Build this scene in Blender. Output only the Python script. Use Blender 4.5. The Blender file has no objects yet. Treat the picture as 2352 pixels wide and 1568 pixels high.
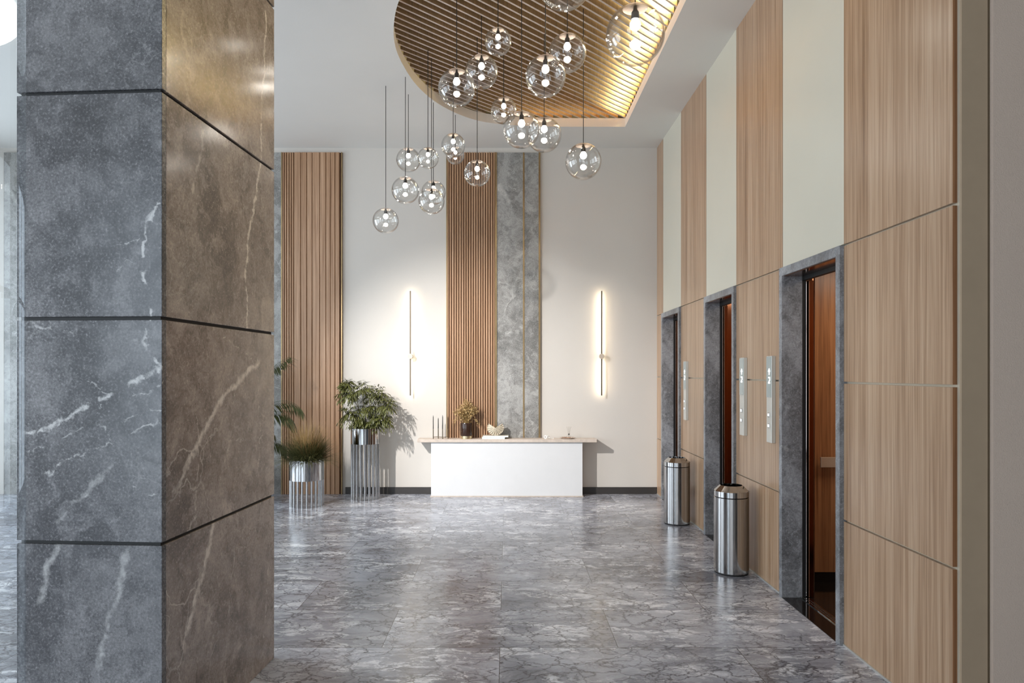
import bpy, bmesh, math, random
from mathutils import Vector, Matrix
random.seed(7)
SC = bpy.context.scene
COL = SC.collection
PI = math.pi
EYE = 1.6
BACK = 9.18       # back wall
RX = 1.973        # face of the wood panels on the right
CEIL = 4.555

# ------------------------------------------------------------------ nodes
class NT:
    def __init__(s, name):
        s.m = bpy.data.materials.new(name); s.m.use_nodes = True
        s.t = s.m.node_tree; s.n = s.t.nodes; s.n.clear()
        s.out = s.n.new('ShaderNodeOutputMaterial')
        s.b = s.n.new('ShaderNodeBsdfPrincipled')
        s.t.links.new(s.b.outputs[0], s.out.inputs[0])
    def new(s, kind, **kw):
        nd = s.n.new(kind)
        for k, v in kw.items(): setattr(nd, k, v)
        return nd
    def put(s, sock, v):
        if isinstance(v, bpy.types.NodeSocket): s.t.links.new(v, sock)
        elif v is not None: sock.default_value = v
    def math(s, op, a, b=None, c=None, clamp=False):
        nd = s.new('ShaderNodeMath', operation=op); nd.use_clamp = clamp
        s.put(nd.inputs[0], a)
        if b is not None: s.put(nd.inputs[1], b)
        if c is not None: s.put(nd.inputs[2], c)
        return nd.outputs[0]
    def vm(s, op, a, b=None, scale=None):
        nd = s.new('ShaderNodeVectorMath', operation=op)
        s.put(nd.inputs[0], a)
        if b is not None: s.put(nd.inputs[1], b)
        if scale is not None: s.put(nd.inputs['Scale'], scale)
        return nd.outputs['Value'] if op in ('DOT_PRODUCT', 'DISTANCE', 'LENGTH') else nd.outputs['Vector']
    def co(s): return s.new('ShaderNodeTexCoord').outputs['Object']
    def noise(s, co, scale, detail=4, rough=.55, dist=0, col=False):
        nd = s.new('ShaderNodeTexNoise')
        s.put(nd.inputs['Vector'], co); nd.inputs['Scale'].default_value = scale
        nd.inputs['Detail'].default_value = detail; nd.inputs['Roughness'].default_value = rough
        nd.inputs['Distortion'].default_value = dist
        return nd.outputs['Color' if col else 'Fac']
    def voro(s, co, scale, feature='DISTANCE_TO_EDGE'):
        nd = s.new('ShaderNodeTexVoronoi', feature=feature)
        s.put(nd.inputs['Vector'], co); nd.inputs['Scale'].default_value = scale
        return nd.outputs['Distance']
    def ramp(s, fac, stops, mode='LINEAR'):
        nd = s.new('ShaderNodeValToRGB'); nd.color_ramp.interpolation = mode
        e = nd.color_ramp.elements
        while len(e) < len(stops): e.new(.5)
        for k, (p, c) in enumerate(stops):
            e[k].position = p; e[k].color = (*c, 1) if not isinstance(c, (int, float)) else (c, c, c, 1)
        s.put(nd.inputs[0], fac)
        return nd.outputs[0]
    def mix(s, fac, a, b, mode='MIX'):
        nd = s.new('ShaderNodeMix', data_type='RGBA', blend_type=mode)
        s.put(nd.inputs[0], fac)
        s.put(nd.inputs[6], (*a, 1) if isinstance(a, tuple) else a)
        s.put(nd.inputs[7], (*b, 1) if isinstance(b, tuple) else b)
        return nd.outputs[2]
    def bump(s, h, strength=.2, dist=.01):
        nd = s.new('ShaderNodeBump'); nd.inputs['Strength'].default_value = strength
        nd.inputs['Distance'].default_value = dist
        s.put(nd.inputs['Height'], h); s.put(s.b.inputs['Normal'], nd.outputs[0])
    def fin(s, col=None, rough=.5, metal=0, **kw):
        if col is not None: s.put(s.b.inputs['Base Color'], (*col, 1) if isinstance(col, tuple) else col)
        s.put(s.b.inputs['Roughness'], rough); s.put(s.b.inputs['Metallic'], metal)
        for k, v in kw.items(): s.put(s.b.inputs[k], v)
        return s.m

def lin(r, g, b):
    f = lambda v: (v/255/12.92) if v/255 <= .04045 else ((v/255+.055)/1.055)**2.4
    return (f(r), f(g), f(b))

def plain(name, rgb, rough=.5, metal=0, var=.06, scale=8, bump=0, **kw):
    t = NT(name); n = t.noise(t.co(), scale, 3)
    dark = tuple(c*(1-var) for c in rgb); lite = tuple(min(1, c*(1+var)) for c in rgb)
    c = t.ramp(n, [(.3, dark), (.7, lite)])
    if bump: t.bump(t.noise(t.co(), 160, 4, .7), bump, .003)
    return t.fin(c, rough, metal, **kw)

def plaster(name, rgb, scale=260, strength=.25, rough=.75):
    t = NT(name); co = t.co()
    n = t.noise(co, 1.3, 3); f = t.noise(co, scale, 3, .7)
    c = t.mix(.5, t.ramp(n, [(.3, tuple(c*.96 for c in rgb)), (.7, tuple(min(1, c*1.03) for c in rgb))]),
              t.ramp(f, [(.3, tuple(c*.93 for c in rgb)), (.7, tuple(min(1, c*1.05) for c in rgb))]))
    t.bump(f, strength, .002)
    return t.fin(c, rough)

def wood(name, stops, sx=70, rough=.33, seed=0., gloss=.5, coarse=9.):
    """straight vertical veneer grain"""
    t = NT(name); co = t.co()
    p = t.vm('MULTIPLY', co, (sx, sx, .9)); p = t.vm('ADD', p, (seed, seed*.7, seed*.3))
    fine = t.noise(p, 1.0, 5, .65)
    p2 = t.vm('ADD', t.vm('MULTIPLY', co, (coarse, coarse, .14)), (seed*2, seed, 0))
    big = t.noise(p2, 1.0, 4, .6, .4)
    p3 = t.vm('MULTIPLY', co, (sx*2.6, sx*2.6, 2.2))
    hair = t.noise(p3, 1.0, 2, .5)
    f = t.math('ADD', t.math('MULTIPLY', fine, .62), t.math('MULTIPLY', big, .38))
    c = t.ramp(f, stops)
    c = t.mix(t.ramp(hair, [(.58, 0.), (.72, .5)]), c, stops[0][1])
    t.bump(hair, .05, .001)
    return t.fin(c, rough)

def stone(name, dark, mid, light, vein, rough=.28, segs=(), seed=0., patch=.35, speck=.5, low=None):
    """grey marble: cloudy tone, grainy specks, fine net of veins, larger named veins given as polylines"""
    t = NT(name); co = t.co()
    p = t.vm('ADD', co, (seed, seed*.6, seed*1.3))
    wob = t.vm('SCALE', t.vm('SUBTRACT', t.noise(p, 3.2, 5, .6, 0, True), (.5, .5, .5)), scale=.32)
    pw = t.vm('ADD', p, wob)
    cloud = t.noise(t.vm('MULTIPLY', pw, (1., 1., .62)), 1.5, 6, .62, .6)
    c = t.ramp(cloud, [(.34, dark), (.5, mid), (.68, light)])
    med = t.noise(pw, 11, 6, .75, .3)
    c = t.mix(t.ramp(med, [(.38, .5), (.5, 0.)]), c, tuple(v*.6 for v in dark))
    c = t.mix(t.ramp(med, [(.52, 0.), (.7, .55)]), c, tuple(min(1, v*1.35) for v in light))
    sm = t.noise(t.vm('MULTIPLY', pw, (1.6, 1.6, 1.)), 2.4, 6, .7, 1.2)
    c = t.mix(t.ramp(sm, [(.58, 0.), (.68, .55)]), c, tuple(min(1, v*1.5) for v in light))
    pat = t.noise(t.vm('MULTIPLY', pw, (2.2, 2.2, 1.5)), 1.7, 3, .5, .3)
    c = t.mix(t.ramp(pat, [(.57, 0.), (.60, patch)]), c, tuple(min(1, v*1.25) for v in light))
    # grain
    g = t.noise(p, 95, 3, .75)
    c = t.mix(t.ramp(g, [(.3, .75*speck), (.46, 0.)]), c, tuple(v*.5 for v in dark))
    c = t.mix(t.ramp(g, [(.57, 0.), (.74, speck)]), c, tuple(min(1, v*1.7) for v in light))
    sp = t.voro(p, 75, 'F1')
    c = t.mix(t.ramp(sp, [(.08, .14*speck), (.2, 0.)]), c, vein)
    # fine vein net
    e1 = t.voro(t.vm('MULTIPLY', pw, (1., 1., .8)), 2.6)
    m1 = t.ramp(t.noise(p, 1.1, 3), [(.52, 0.), (.66, .6)])
    v1 = t.math('MULTIPLY', t.ramp(e1, [(.0, .8), (.014, 0.)]), m1)
    if low:
        z = t.new('ShaderNodeSeparateXYZ'); t.put(z.inputs[0], p); zf = t.new('ShaderNodeMapRange')
        t.put(zf.inputs[0], z.outputs[2]); zf.inputs[1].default_value = low+seed*1.3; zf.inputs[2].default_value = low-1.+seed*1.3; zf.inputs[3].default_value = .12; zf.inputs[4].default_value = 1.5
        v1 = t.math('MULTIPLY', v1, zf.outputs[0], clamp=True)
    e2 = t.voro(pw, 7.5)
    m2 = t.ramp(t.noise(t.vm('ADD', p, (4, 2, 1)), 1.6, 3), [(.5, 0.), (.66, .6)])
    v2 = t.math('MULTIPLY', t.ramp(e2, [(.0, .6), (.022, 0.)]), m2)
    c = t.mix(t.math('MAXIMUM', v1, v2), c, vein)
    if segs:
        w2 = t.vm('SCALE', t.vm('SUBTRACT', t.noise(p, 9, 5, .65, 0, True), (.5, .5, .5)), scale=.11)
        q = t.vm('ADD', co, w2); acc = None
        for a, b, wd, st in segs:
            A = Vector(a); D = Vector(b)-A
            rel = t.vm('SUBTRACT', q, tuple(A))
            h = t.math('ADD', t.vm('DOT_PRODUCT', rel, tuple(D/D.length_squared)), 0., clamp=True)
            nd = t.new('ShaderNodeVectorMath', operation='SCALE'); nd.inputs[0].default_value = D; t.put(nd.inputs['Scale'], h)
            dist = t.vm('DISTANCE', rel, nd.outputs[0])
            v = t.math('MULTIPLY_ADD', dist, -st/wd, st, clamp=True)
            acc = v if acc is None else t.math('MAXIMUM', acc, v)
        br = t.ramp(t.noise(p, 26, 4, .7), [(.3, .25), (.6, 1.)])
        c = t.mix(t.math('MULTIPLY', t.math('MULTIPLY', acc, 1.35), br, clamp=True), c, vein)
    return t.fin(c, t.ramp(g, [(.3, rough*.8), (.7, rough*1.25)]))

def emit(name, rgb, s):
    t = NT(name); e = t.new('ShaderNodeEmission'); e.inputs[0].default_value = (*rgb, 1); e.inputs[1].default_value = s
    t.t.links.new(e.outputs[0], t.out.inputs[0]); return t.m

def thin_glass(name, tint=(1, 1, 1), base=.05, gain=.9, power=3.5, rough=0.):
    t = NT(name)
    lw = t.new('ShaderNodeLayerWeight'); lw.inputs[0].default_value = .5
    f = t.math('ADD', t.math('MULTIPLY', t.math('POWER', lw.outputs['Facing'], power), gain), base, clamp=True)
    tr = t.new('ShaderNodeBsdfTransparent'); tr.inputs[0].default_value = (*tint, 1)
    gl = t.new('ShaderNodeBsdfGlossy'); gl.inputs['Roughness'].default_value = rough
    mx = t.new('ShaderNodeMixShader'); t.put(mx.inputs[0], f)
    t.t.links.new(tr.outputs[0], mx.inputs[1]); t.t.links.new(gl.outputs[0], mx.inputs[2])
    t.t.links.new(mx.outputs[0], t.out.inputs[0]); return t.m

# ------------------------------------------------------------------ meshes
class MB:
    def __init__(s): s.v = []; s.f = []; s.mi = []; s.sm = []; s.cur = 0; s.smooth = False
    def add(s, vs, fs, smooth=None):
        o = len(s.v); s.v += [tuple(v) for v in vs]
        for f in fs:
            s.f.append(tuple(i+o for i in f)); s.mi.append(s.cur); s.sm.append(s.smooth if smooth is None else smooth)
    def box(s, x0, x1, y0, y1, z0, z1):
        s.add([(x0, y0, z0), (x1, y0, z0), (x1, y1, z0), (x0, y1, z0), (x0, y0, z1), (x1, y0, z1), (x1, y1, z1), (x0, y1, z1)],
              [(0, 3, 2, 1), (4, 5, 6, 7), (0, 1, 5, 4), (1, 2, 6, 5), (2, 3, 7, 6), (3, 0, 4, 7)], False)
    def lathe(s, prof, c=(0, 0, 0), n=32, smooth=True, a0=0, a1=2*PI):
        full = abs(a1-a0-2*PI) < 1e-6; m = n if full else n+1
        vs = []
        for r, z in prof:
            for k in range(m):
                a = a0+(a1-a0)*k/n; vs.append((c[0]+r*math.cos(a), c[1]+r*math.sin(a), c[2]+z))
        fs = []
        for j in range(len(prof)-1):
            for k in range(n):
                k2 = (k+1) % m if full else k+1
                fs.append((j*m+k, j*m+k2, (j+1)*m+k2, (j+1)*m+k))
        s.add(vs, fs, smooth)
    def tube(s, pts, r, n=8, cap=True, smooth=True):
        pts = [Vector(p) for p in pts]; rs = r if isinstance(r, (list, tuple)) else [r]*len(pts)
        vs = []; up = None
        for i, p in enumerate(pts):
            d = (pts[min(i+1, len(pts)-1)]-pts[max(i-1, 0)]).normalized()
            if up is None: up = Vector((0, 0, 1)) if abs(d.z) < .9 else Vector((1, 0, 0))
            x = d.cross(up).normalized(); y = d.cross(x).normalized()
            up = (-y if y.dot(up) < 0 else y)
            y = d.cross(x)
            for k in range(n):
                a = 2*PI*k/n; vs.append(p+(x*math.cos(a)+y*math.sin(a))*rs[i])
        fs = [(j*n+k, j*n+(k+1) % n, (j+1)*n+(k+1) % n, (j+1)*n+k) for j in range(len(pts)-1) for k in range(n)]
        s.add(vs, fs, smooth)
        if cap:
            s.add(vs[:n], [tuple(range(n))], False); s.add(vs[-n:], [tuple(range(n))][::-1], False)
    def prism(s, poly, z0, z1):
        n = len(poly); vs = [(x, y, z0) for x, y in poly]+[(x, y, z1) for x, y in poly]
        s.add(vs, [tuple(range(n))[::-1], tuple(range(n, 2*n))]+[(k, (k+1) % n, n+(k+1) % n, n+k) for k in range(n)], False)
    def sphere(s, c, r, nu=24, nv=14, sz=1):
        prof = [(max(1e-5, r*math.sin(PI*j/nv)), -r*sz*math.cos(PI*j/nv)) for j in range(nv+1)]
        s.lathe(prof, c, nu)
    def leaf(s, p, d, up, L, w, bend=.25):
        d = d.normalized(); x = d.cross(up)
        if x.length < 1e-3: x = Vector((1, 0, 0))
        x.normalize(); nrm = x.cross(d).normalized()
        a = p; m = p+d*L*.45; e = p+d*L-nrm*L*bend
        m2 = p+d*L*.75-nrm*L*bend*.4
        s.add([a, m-x*w, m+nrm*w*.25, m+x*w, m2-x*w*.7, m2+nrm*w*.1, m2+x*w*.7, e],
              [(0, 2, 1), (0, 3, 2), (1, 2, 5, 4), (2, 3, 6, 5), (4, 5, 7), (5, 6, 7)], True)
    def build(s, name, mats, parent=None, bevel=0, seg=2, weld=False):
        me = bpy.data.meshes.new(name); me.from_pydata(s.v, [], s.f)
        if not isinstance(mats, (list, tuple)): mats = [mats]
        for m in mats: me.materials.append(m)
        me.polygons.foreach_set('material_index', s.mi); me.polygons.foreach_set('use_smooth', s.sm)
        me.update()
        bm = bmesh.new(); bm.from_mesh(me)
        if weld: bmesh.ops.remove_doubles(bm, verts=bm.verts, dist=1e-5)
        bmesh.ops.recalc_face_normals(bm, faces=bm.faces)
        for e in bm.edges:
            if len(e.link_faces) == 2 and e.calc_face_angle(0) > .6: e.smooth = False
        bm.to_mesh(me); bm.free()
        o = bpy.data.objects.new(name, me); COL.objects.link(o)
        if parent: o.parent = parent
        if bevel:
            md = o.modifiers.new('bevel', 'BEVEL'); md.width = bevel; md.segments = seg; md.limit_method = 'ANGLE'
        return o

def bx(name, mat, parent, dims, bevel=0):
    b = MB(); b.box(*dims); return b.build(name, mat, parent, bevel)
def tag(o, label=None, cat=None, group=None, kind=None):
    if label: o['label'] = label
    if cat: o['category'] = cat
    if group: o['group'] = group
    if kind: o['kind'] = kind
    return o
def empty(name, loc, label, cat, group=None, rz=0):
    o = bpy.data.objects.new(name, None); o.empty_display_size = .1; COL.objects.link(o)
    o.location = loc; o.rotation_euler = (0, 0, rz); return tag(o, label, cat, group)
def struct(o): o['kind'] = 'structure'; return o
def dup(root, loc):
    r = root.copy(); COL.objects.link(r); r.location = loc
    for ch in list(root.children):
        c = ch.copy(); COL.objects.link(c); c.parent = r
        for g in list(ch.children):
            d = g.copy(); COL.objects.link(d); d.parent = c
    return r

# ------------------------------------------------------------------ materials
M = {}
M['plaster'] = plaster('beige_plaster', lin(208, 202, 194))
M['ceiling'] = plaster('ceiling_paint', lin(223, 220, 214), 200, .1)
M['cove'] = plaster('cove_paint', lin(232, 222, 208), 200, .1)
M['return'] = plaster('rough_plaster', lin(208, 188, 172), 170, .9, .8)
M['olive'] = plain('olive_strip', lin(172, 151, 126), .55, 0, .03)
M['groove'] = plain('dark_groove', lin(96, 82, 62), .6)
M['champagne'] = plain('champagne_backing', lin(205, 195, 175), .35, .25)
M['cream'] = plain('cream_lacquer', lin(214, 209, 192), .28, 0, .015, 2)
wstops = [(.30, lin(112, 80, 56)), (.43, lin(160, 127, 98)), (.55, lin(184, 153, 124)), (.7, lin(204, 178, 152))]
M['wood'] = wood('veneer_wall', wstops, 62, .3, 1.7)
M['wood_edge'] = wood('veneer_edge', [(.3, lin(74, 46, 24)), (.5, lin(120, 78, 46)), (.7, lin(160, 116, 78))], 90, .5, 3.1)
bstops = [(.3, lin(118, 84, 58)), (.45, lin(160, 122, 90)), (.58, lin(184, 146, 114)), (.72, lin(206, 174, 144))]
M['slat'] = wood('slat_oak', bstops, 46, .42, 5.)
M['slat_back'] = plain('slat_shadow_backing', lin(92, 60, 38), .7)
M['cab_wood'] = wood('cab_walnut', [(.3, lin(96, 58, 34)), (.5, lin(168, 116, 76)), (.72, lin(204, 152, 106))], 40, .3, 9.)
M['fin'] = wood('ceiling_fin_lit_bottom', [(.3, lin(172, 156, 144)), (.6, lin(205, 190, 178))], 50, .55, 2.)  # pale undersides: light from the room put into the colour
M['fin_side_shaded'] = wood('ceiling_fin_shaded_side', [(.3, lin(108, 86, 62)), (.6, lin(148, 120, 88))], 50, .55, 2.)  # same slats coloured darker, the shade on their sides painted in
M['black'] = plain('black_gap', (.006, .006, .006), .6)
M['blackgloss'] = plain('black_polished', (.012, .010, .009), .08)
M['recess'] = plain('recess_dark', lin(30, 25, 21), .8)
M['chrome'] = plain('chrome', (.48, .475, .47), .06, 1, .02)
M['brass'] = plain('brass', lin(158, 134, 98), .36, 1, .12)
M['bronze'] = plain('bronze_mirror', lin(150, 104, 78), .16, 1, .05)
M['desk_white'] = plain('desk_white', lin(218, 218, 218), .35, 0, .01)
M['desk_top'] = plain('desk_stone_top', lin(202, 188, 175), .4, 0, .12, 22)
M['base'] = plain('dark_baseboard', lin(56, 52, 50), .45)
M['steelpanel'] = plain('satin_panel', lin(214, 212, 204), .35, .35, .02)
M['display'] = plain('display_glass', lin(176, 184, 180), .12, .1, .02)
M['lit'] = emit('lit_symbol', (1, 1, 1), 2.2)
M['soil'] = plain('soil', (.02, .014, .01), .9)
M['globe'] = thin_glass('clear_globe_glass', (.985, .985, .98), .05, .9, 2.8)
M['doorglass'] = thin_glass('door_glass', (.90, .92, .93), .008, .09, 5.)
M['bulb'] = emit('warm_bulb', (1, .93, .84), 60)
M['capm'] = plain('pale_cap', lin(226, 206, 190), .35, 0, .02)
M['socket'] = plain('dark_socket', (.02, .02, .022), .3)
M['cord'] = plain('black_cord', (.012, .012, .012), .6)

def px_front(x, y):
    r = (x-1165)/1600; t = (-1.382-2.788*r)/(.998+.067*r); Y = 2.788+.067*t
    return (-t, 0., EYE+(855-y)*Y/1600)
def px_side(x, y):
    r = (x-1165)/1600; s = (-1.382-2.788*r)/(.998*r-.067); Y = 2.788+.998*s
    return (0., s, EYE+(855-y)*Y/1600)
def chain(fn, pts, wd, st): return [(fn(*a), fn(*b), wd, st) for a, b in zip(pts, pts[1:])]
fs = chain(px_front, [(368, 478), (332, 540), (322, 612), (342, 728), (330, 800), (366, 850)], .011, 1.6)
fs += chain(px_front, [(370, 848), (240, 915), (130, 965), (60, 1000)], .012, 1.3)
fs += chain(px_front, [(230, 935), (246, 1010)], .006, 1.1) + chain(px_front, [(62, 1115), (150, 1060), (250, 1020), (368, 965)], .006, .9)
fs += chain(px_front, [(130, 1250), (92, 1380)], .022, .6) + chain(px_front, [(292, 1255), (262, 1380), (222, 1530)], .018, .6)
fs += chain(px_front, [(368, 850), (340, 815), (345, 728)], .005, 1.2) + chain(px_front, [(240, 915), (330, 905), (370, 880)], .005, .9) + chain(px_front, [(62, 1040), (160, 1000), (300, 950), (370, 935)], .006, .8)
fs += chain(px_front, [(250, 1060), (205, 1130), (130, 1200)], .014, .6) + chain(px_front, [(322, 612), (290, 600), (262, 628)], .004, .8) + chain(px_front, [(332, 540), (290, 555), (258, 560)], .004, .8) + chain(px_front, [(80, 740), (170, 770)], .007, .7) + chain(px_front, [(270, 760), (335, 800)], .005, .9)
fs += chain(px_front, [(180, 860), (255, 910)], .005, 1.) + chain(px_front, [(292, 1110), (370, 1136)], .006, 1.)
ss = chain(px_side, [(612, 30), (603, 200), (598, 400), (575, 520), (562, 640), (568, 760)], .013, 1.6)
ss += chain(px_side, [(595, 830), (500, 930), (455, 1020), (400, 1130)], .022, 1.2)
ss += chain(px_side, [(490, 1195), (470, 1300), (430, 1450)], .022, 1.2) + chain(px_side, [(548, 1170), (525, 1400)], .01, .6)
ss += chain(px_side, [(590, 840), (598, 960), (592, 1110)], .005, .9) + chain(px_side, [(540, 880), (535, 1000), (500, 1120)], .006, .7) + chain(px_side, [(455, 1020), (450, 1180), (432, 1230)], .01, .7) + chain(px_side, [(590, 840), (560, 800), (500, 770)], .005, .8)
ss += chain(px_side, [(470, 300), (440, 440)], .014, .7) + chain(px_side, [(618, 1300), (602, 1500)], .006, .8)
ss += chain(px_side, [(520, 1010), (620, 1000)], .005, .6)
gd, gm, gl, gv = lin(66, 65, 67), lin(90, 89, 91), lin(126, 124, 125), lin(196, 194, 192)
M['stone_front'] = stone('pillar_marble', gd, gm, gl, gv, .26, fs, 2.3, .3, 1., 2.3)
sd, sm_, sl, sv = lin(132, 121, 115), lin(160, 148, 141), lin(186, 175, 167), lin(240, 232, 224)  # side face lighter and browner: warm light put into the marble colour
M['stone_side_lit'] = stone('pillar_marble_warm_lit', sd, sm_, sl, sv, .17, ss, 6.1, .3, .85, 2.6)
M['stone_wall'] = stone('wall_marble', lin(112, 110, 106), lin(136, 134, 130), lin(166, 164, 160), lin(224, 222, 216), .4, [((.02, 0, 4.05), (.16, 0, 3.86), .05, .7), ((.16, 0, 3.86), (.2, 0, 3.7), .02, .7), ((.42, 0, 3.75), (.5, 0, 3.3), .014, .8)], 9.4, .4, .9)
M['stone_frame'] = stone('portal_marble', lin(92, 92, 94), lin(116, 117, 119), lin(154, 156, 160), lin(212, 212, 212), .35, (), 12.7, .2, .7)

def floor_mat():
    t = NT('floor_marble'); co = t.co()
    br = t.new('ShaderNodeTexBrick', offset=.5, offset_frequency=2, squash=1)
    p = t.vm('ADD', co, (.0425+1.375*20, -.22+.639*2*20, 0))
    t.put(br.inputs['Vector'], p)
    for k, v in (('Scale', 1.), ('Mortar Size', .0016), ('Mortar Smooth', .1), ('Bias', 0.), ('Brick Width', 1.375), ('Row Height', .639)):
        br.inputs[k].default_value = v
    br.inputs['Color1'].default_value = (0, 0, 0, 1); br.inputs['Color2'].default_value = (1, 1, 1, 1); br.inputs['Mortar'].default_value = (.5, .5, .5, 1)
    rnd = br.outputs['Color']; gap = br.outputs['Fac']
    off = t.vm('SCALE', rnd, scale=37.)
    q = t.vm('ADD', co, off)
    q = t.vm('MULTIPLY', q, (1., 1.55, 1.))
    wob = t.vm('SCALE', t.vm('SUBTRACT', t.noise(q, 1.8, 5, .6, 0, True), (.5, .5, .5)), scale=.8)
    qw = t.vm('ADD', q, wob)
    cloud = t.noise(qw, 1.1, 5, .6, .5)
    c = t.ramp(cloud, [(.32, lin(116, 118, 127)), (.48, lin(160, 163, 173)), (.68, lin(192, 196, 207))])
    st = t.noise(t.vm('MULTIPLY', qw, (.8, 2.4, 1)), 2.6, 7, .72, .6)
    c = t.mix(t.ramp(st, [(.36, .5), (.5, 0.)]), c, lin(112, 112, 120))
    hue = t.noise(q, .8, 2)
    c = t.mix(t.ramp(hue, [(.5, 0.), (.7, .12)]), c, lin(156, 150, 146))
    wp = t.noise(t.vm('MULTIPLY', qw, (.75, 1.5, 1)), 4.6, 7, .74, .8)
    wm = t.ramp(t.noise(qw, 1.9, 3), [(.42, .15), (.58, 1.)])
    c = t.mix(t.math('MULTIPLY', t.ramp(wp, [(.5, 0.), (.58, .9)]), wm), c, lin(240, 242, 248))
    w2 = t.vm('SCALE', t.vm('SUBTRACT', t.noise(q, 5.5, 4, .6, 0, True), (.5, .5, .5)), scale=.22)
    qv = t.vm('ADD', q, w2)
    e1 = t.voro(t.vm('ADD', qv, (3, 5, 0)), 2.3); e2 = t.voro(qv, 5.2); e3 = t.voro(qv, 11.)
    v = t.math('MAXIMUM', t.ramp(e1, [(0., .7), (.022, 0.)]), t.math('MULTIPLY', t.ramp(e2, [(0., .9), (.045, 0.)]), t.ramp(t.noise(q, 1.6, 2), [(.36, 0.), (.5, 1.)])))
    v = t.math('MAXIMUM', v, t.math('MULTIPLY', t.ramp(e3, [(0., .65), (.07, 0.)]), t.ramp(t.noise(q, 2.3, 2), [(.47, 0.), (.6, 1.)])))
    c = t.mix(v, c, lin(76, 73, 78))
    tone = t.math('MULTIPLY_ADD', rnd, .22, .89)
    c = t.vm('SCALE', c, scale=tone)
    c = t.mix(gap, c, lin(52, 50, 50))
    t.bump(gap, -.3, .002)
    return t.fin(c, t.ramp(cloud, [(.3, .17), (.7, .27)]), 0)
M['floor'] = floor_mat()

def brushed():
    t = NT('brushed_steel'); co = t.co()
    n = t.noise(t.vm('MULTIPLY', co, (300, 300, 3)), 1, 3)
    c = t.ramp(n, [(.3, (.385, .375, .37)), (.7, (.42, .41, .40))])
    return t.fin(c, t.ramp(n, [(.3, .12), (.7, .16)]), 1)
M['steel'] = brushed()

# ------------------------------------------------------------------ setting
XL, YF = -7.2, -3.2
struct(bx('floor', M['floor'], None, (XL-.2, 3.8, YF-.2, BACK+.2, -.1, 0)))
b = MB(); b.box(XL-.2, 3.8, BACK, BACK+.15, 0, CEIL+.6); struct(b.build('wall_back', M['plaster']))
# left wall and front wall: big window openings
def windowed(name, horiz, c0, c1, pos, spans, z0, z1, wn):
    b = MB()
    def bb(a, c, za, zb):
        if horiz: b.box(a, c, pos-.15, pos, za, zb)
        else: b.box(pos-.15, pos, a, c, za, zb)
    bb(c0, c1, 0, z0); bb(c0, c1, z1, CEIL+.6)
    e = c0
    for a, c in spans: bb(e, a, z0, z1); e = c
    bb(e, c1, z0, z1)
    struct(b.build(name, M['plaster']))
    for a, c in spans:
        f = MB()
        def fb(p, q, za, zb):
            if horiz: f.box(p, q, pos-.1, pos-.04, za, zb)
            else: f.box(pos-.1, pos-.04, p, q, za, zb)
        n = 3
        for k in range(n+1):
            p = a+(c-a-.06)*k/n; fb(p, p+.06, z0, z1)
        fb(a, c, z0, z0+.06); fb(a, c, z1-.06, z1); fb(a, c, 2.4, 2.46)
        struct(f.build('window_%d' % wn[0], M['base'])); wn[0] += 1
WN = [1]
windowed('wall_left', False, YF, BACK, XL, [(-2.4, 1.2), (2.0, 5.4), (6.2, 8.6)], .15, 3.9, WN)
windowed('wall_front', True, XL, 3.8, YF, [(-6.6, -3.4), (-2.8, .6)], .05, 4.1, WN)

# right wall core with three lift openings
ELEV = [4.083, 6.0, 7.91]          # near outer edge of each portal
PW = .908
b = MB(); e = 3.07
for yn in ELEV:
    b.box(1.993, 2.09, e, yn+.001, 0, 2.346); e = yn+PW-.001
b.box(1.993, 2.09, e, BACK, 0, 2.346); b.box(1.993, 2.09, 3.07, BACK, 2.346, CEIL+.02)
struct(b.build('wall_right', M['champagne']))
# return at the near end: olive strip, groove, rough plaster, all facing the entrance
struct(bx('trim_1', M['olive'], None, (1.993, 2.09+.017, 3.055, 3.07, 0, CEIL)))
struct(bx('trim_2', M['groove'], None, (2.107, 2.121, 3.062, 3.085, 0, CEIL)))
struct(bx('wall_return', M['return'], None, (2.121, 3.8, 3.04, 3.2, 0, CEIL)))
struct(bx('baseboard_back', M['base'], None, (-2.13, 1.985, BACK-.014, BACK, 0, .09)))
b = MB(); e = 3.07
for yn in ELEV: b.box(1.965, 1.993, e+.004, yn-.004, 0, .012); e = yn+PW
b.box(1.965, 1.993, e+.004, BACK-.02, 0, .012)
struct(b.build('baseboard_right', plain('base_metal', lin(205, 202, 196), .3, .5)))

# ceiling with a free-form recess
ctrl = [(1.42, 8.383), (.437, 8.37), (-.16, 8.27), (-.49, 8.05), (-.76, 7.66), (-.925, 7.2), (-1.0, 6.72), (-1.015, 6.32), (-.965, 5.93), (-.857, 5.53),
        (-.66, 5.1), (-.3, 4.66), (.2, 4.36), (.75, 4.22), (1.42, 4.2)]
def catmull(P, n=5):
    out = []
    for i in range(len(P)-1):
        p0, p1, p2, p3 = P[max(i-1, 0)], P[i], P[i+1], P[min(i+2, len(P)-1)]
        for k in range(n):
            u = k/n
            out.append(tuple(.5*((2*p1[j])+(-p0[j]+p2[j])*u+(2*p0[j]-5*p1[j]+4*p2[j]-p3[j])*u*u+(-p0[j]+3*p1[j]-3*p2[j]+p3[j])*u**3) for j in (0, 1)))
    return out+[P[-1]]
OUT = catmull(ctrl)
def offset(poly, d):
    n = len(poly); res = []
    for i in range(n):
        a, p, c = Vector(poly[i-1]), Vector(poly[i]), Vector(poly[(i+1) % n])
        d1 = (p-a).normalized(); d2 = (c-p).normalized()
        n1 = Vector((d1.y, -d1.x)); n2 = Vector((d2.y, -d2.x))
        k = (n1+n2); k = k/max(.35, k.length_squared)*2
        res.append(tuple(p-k*d*.999))
    return res
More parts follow.
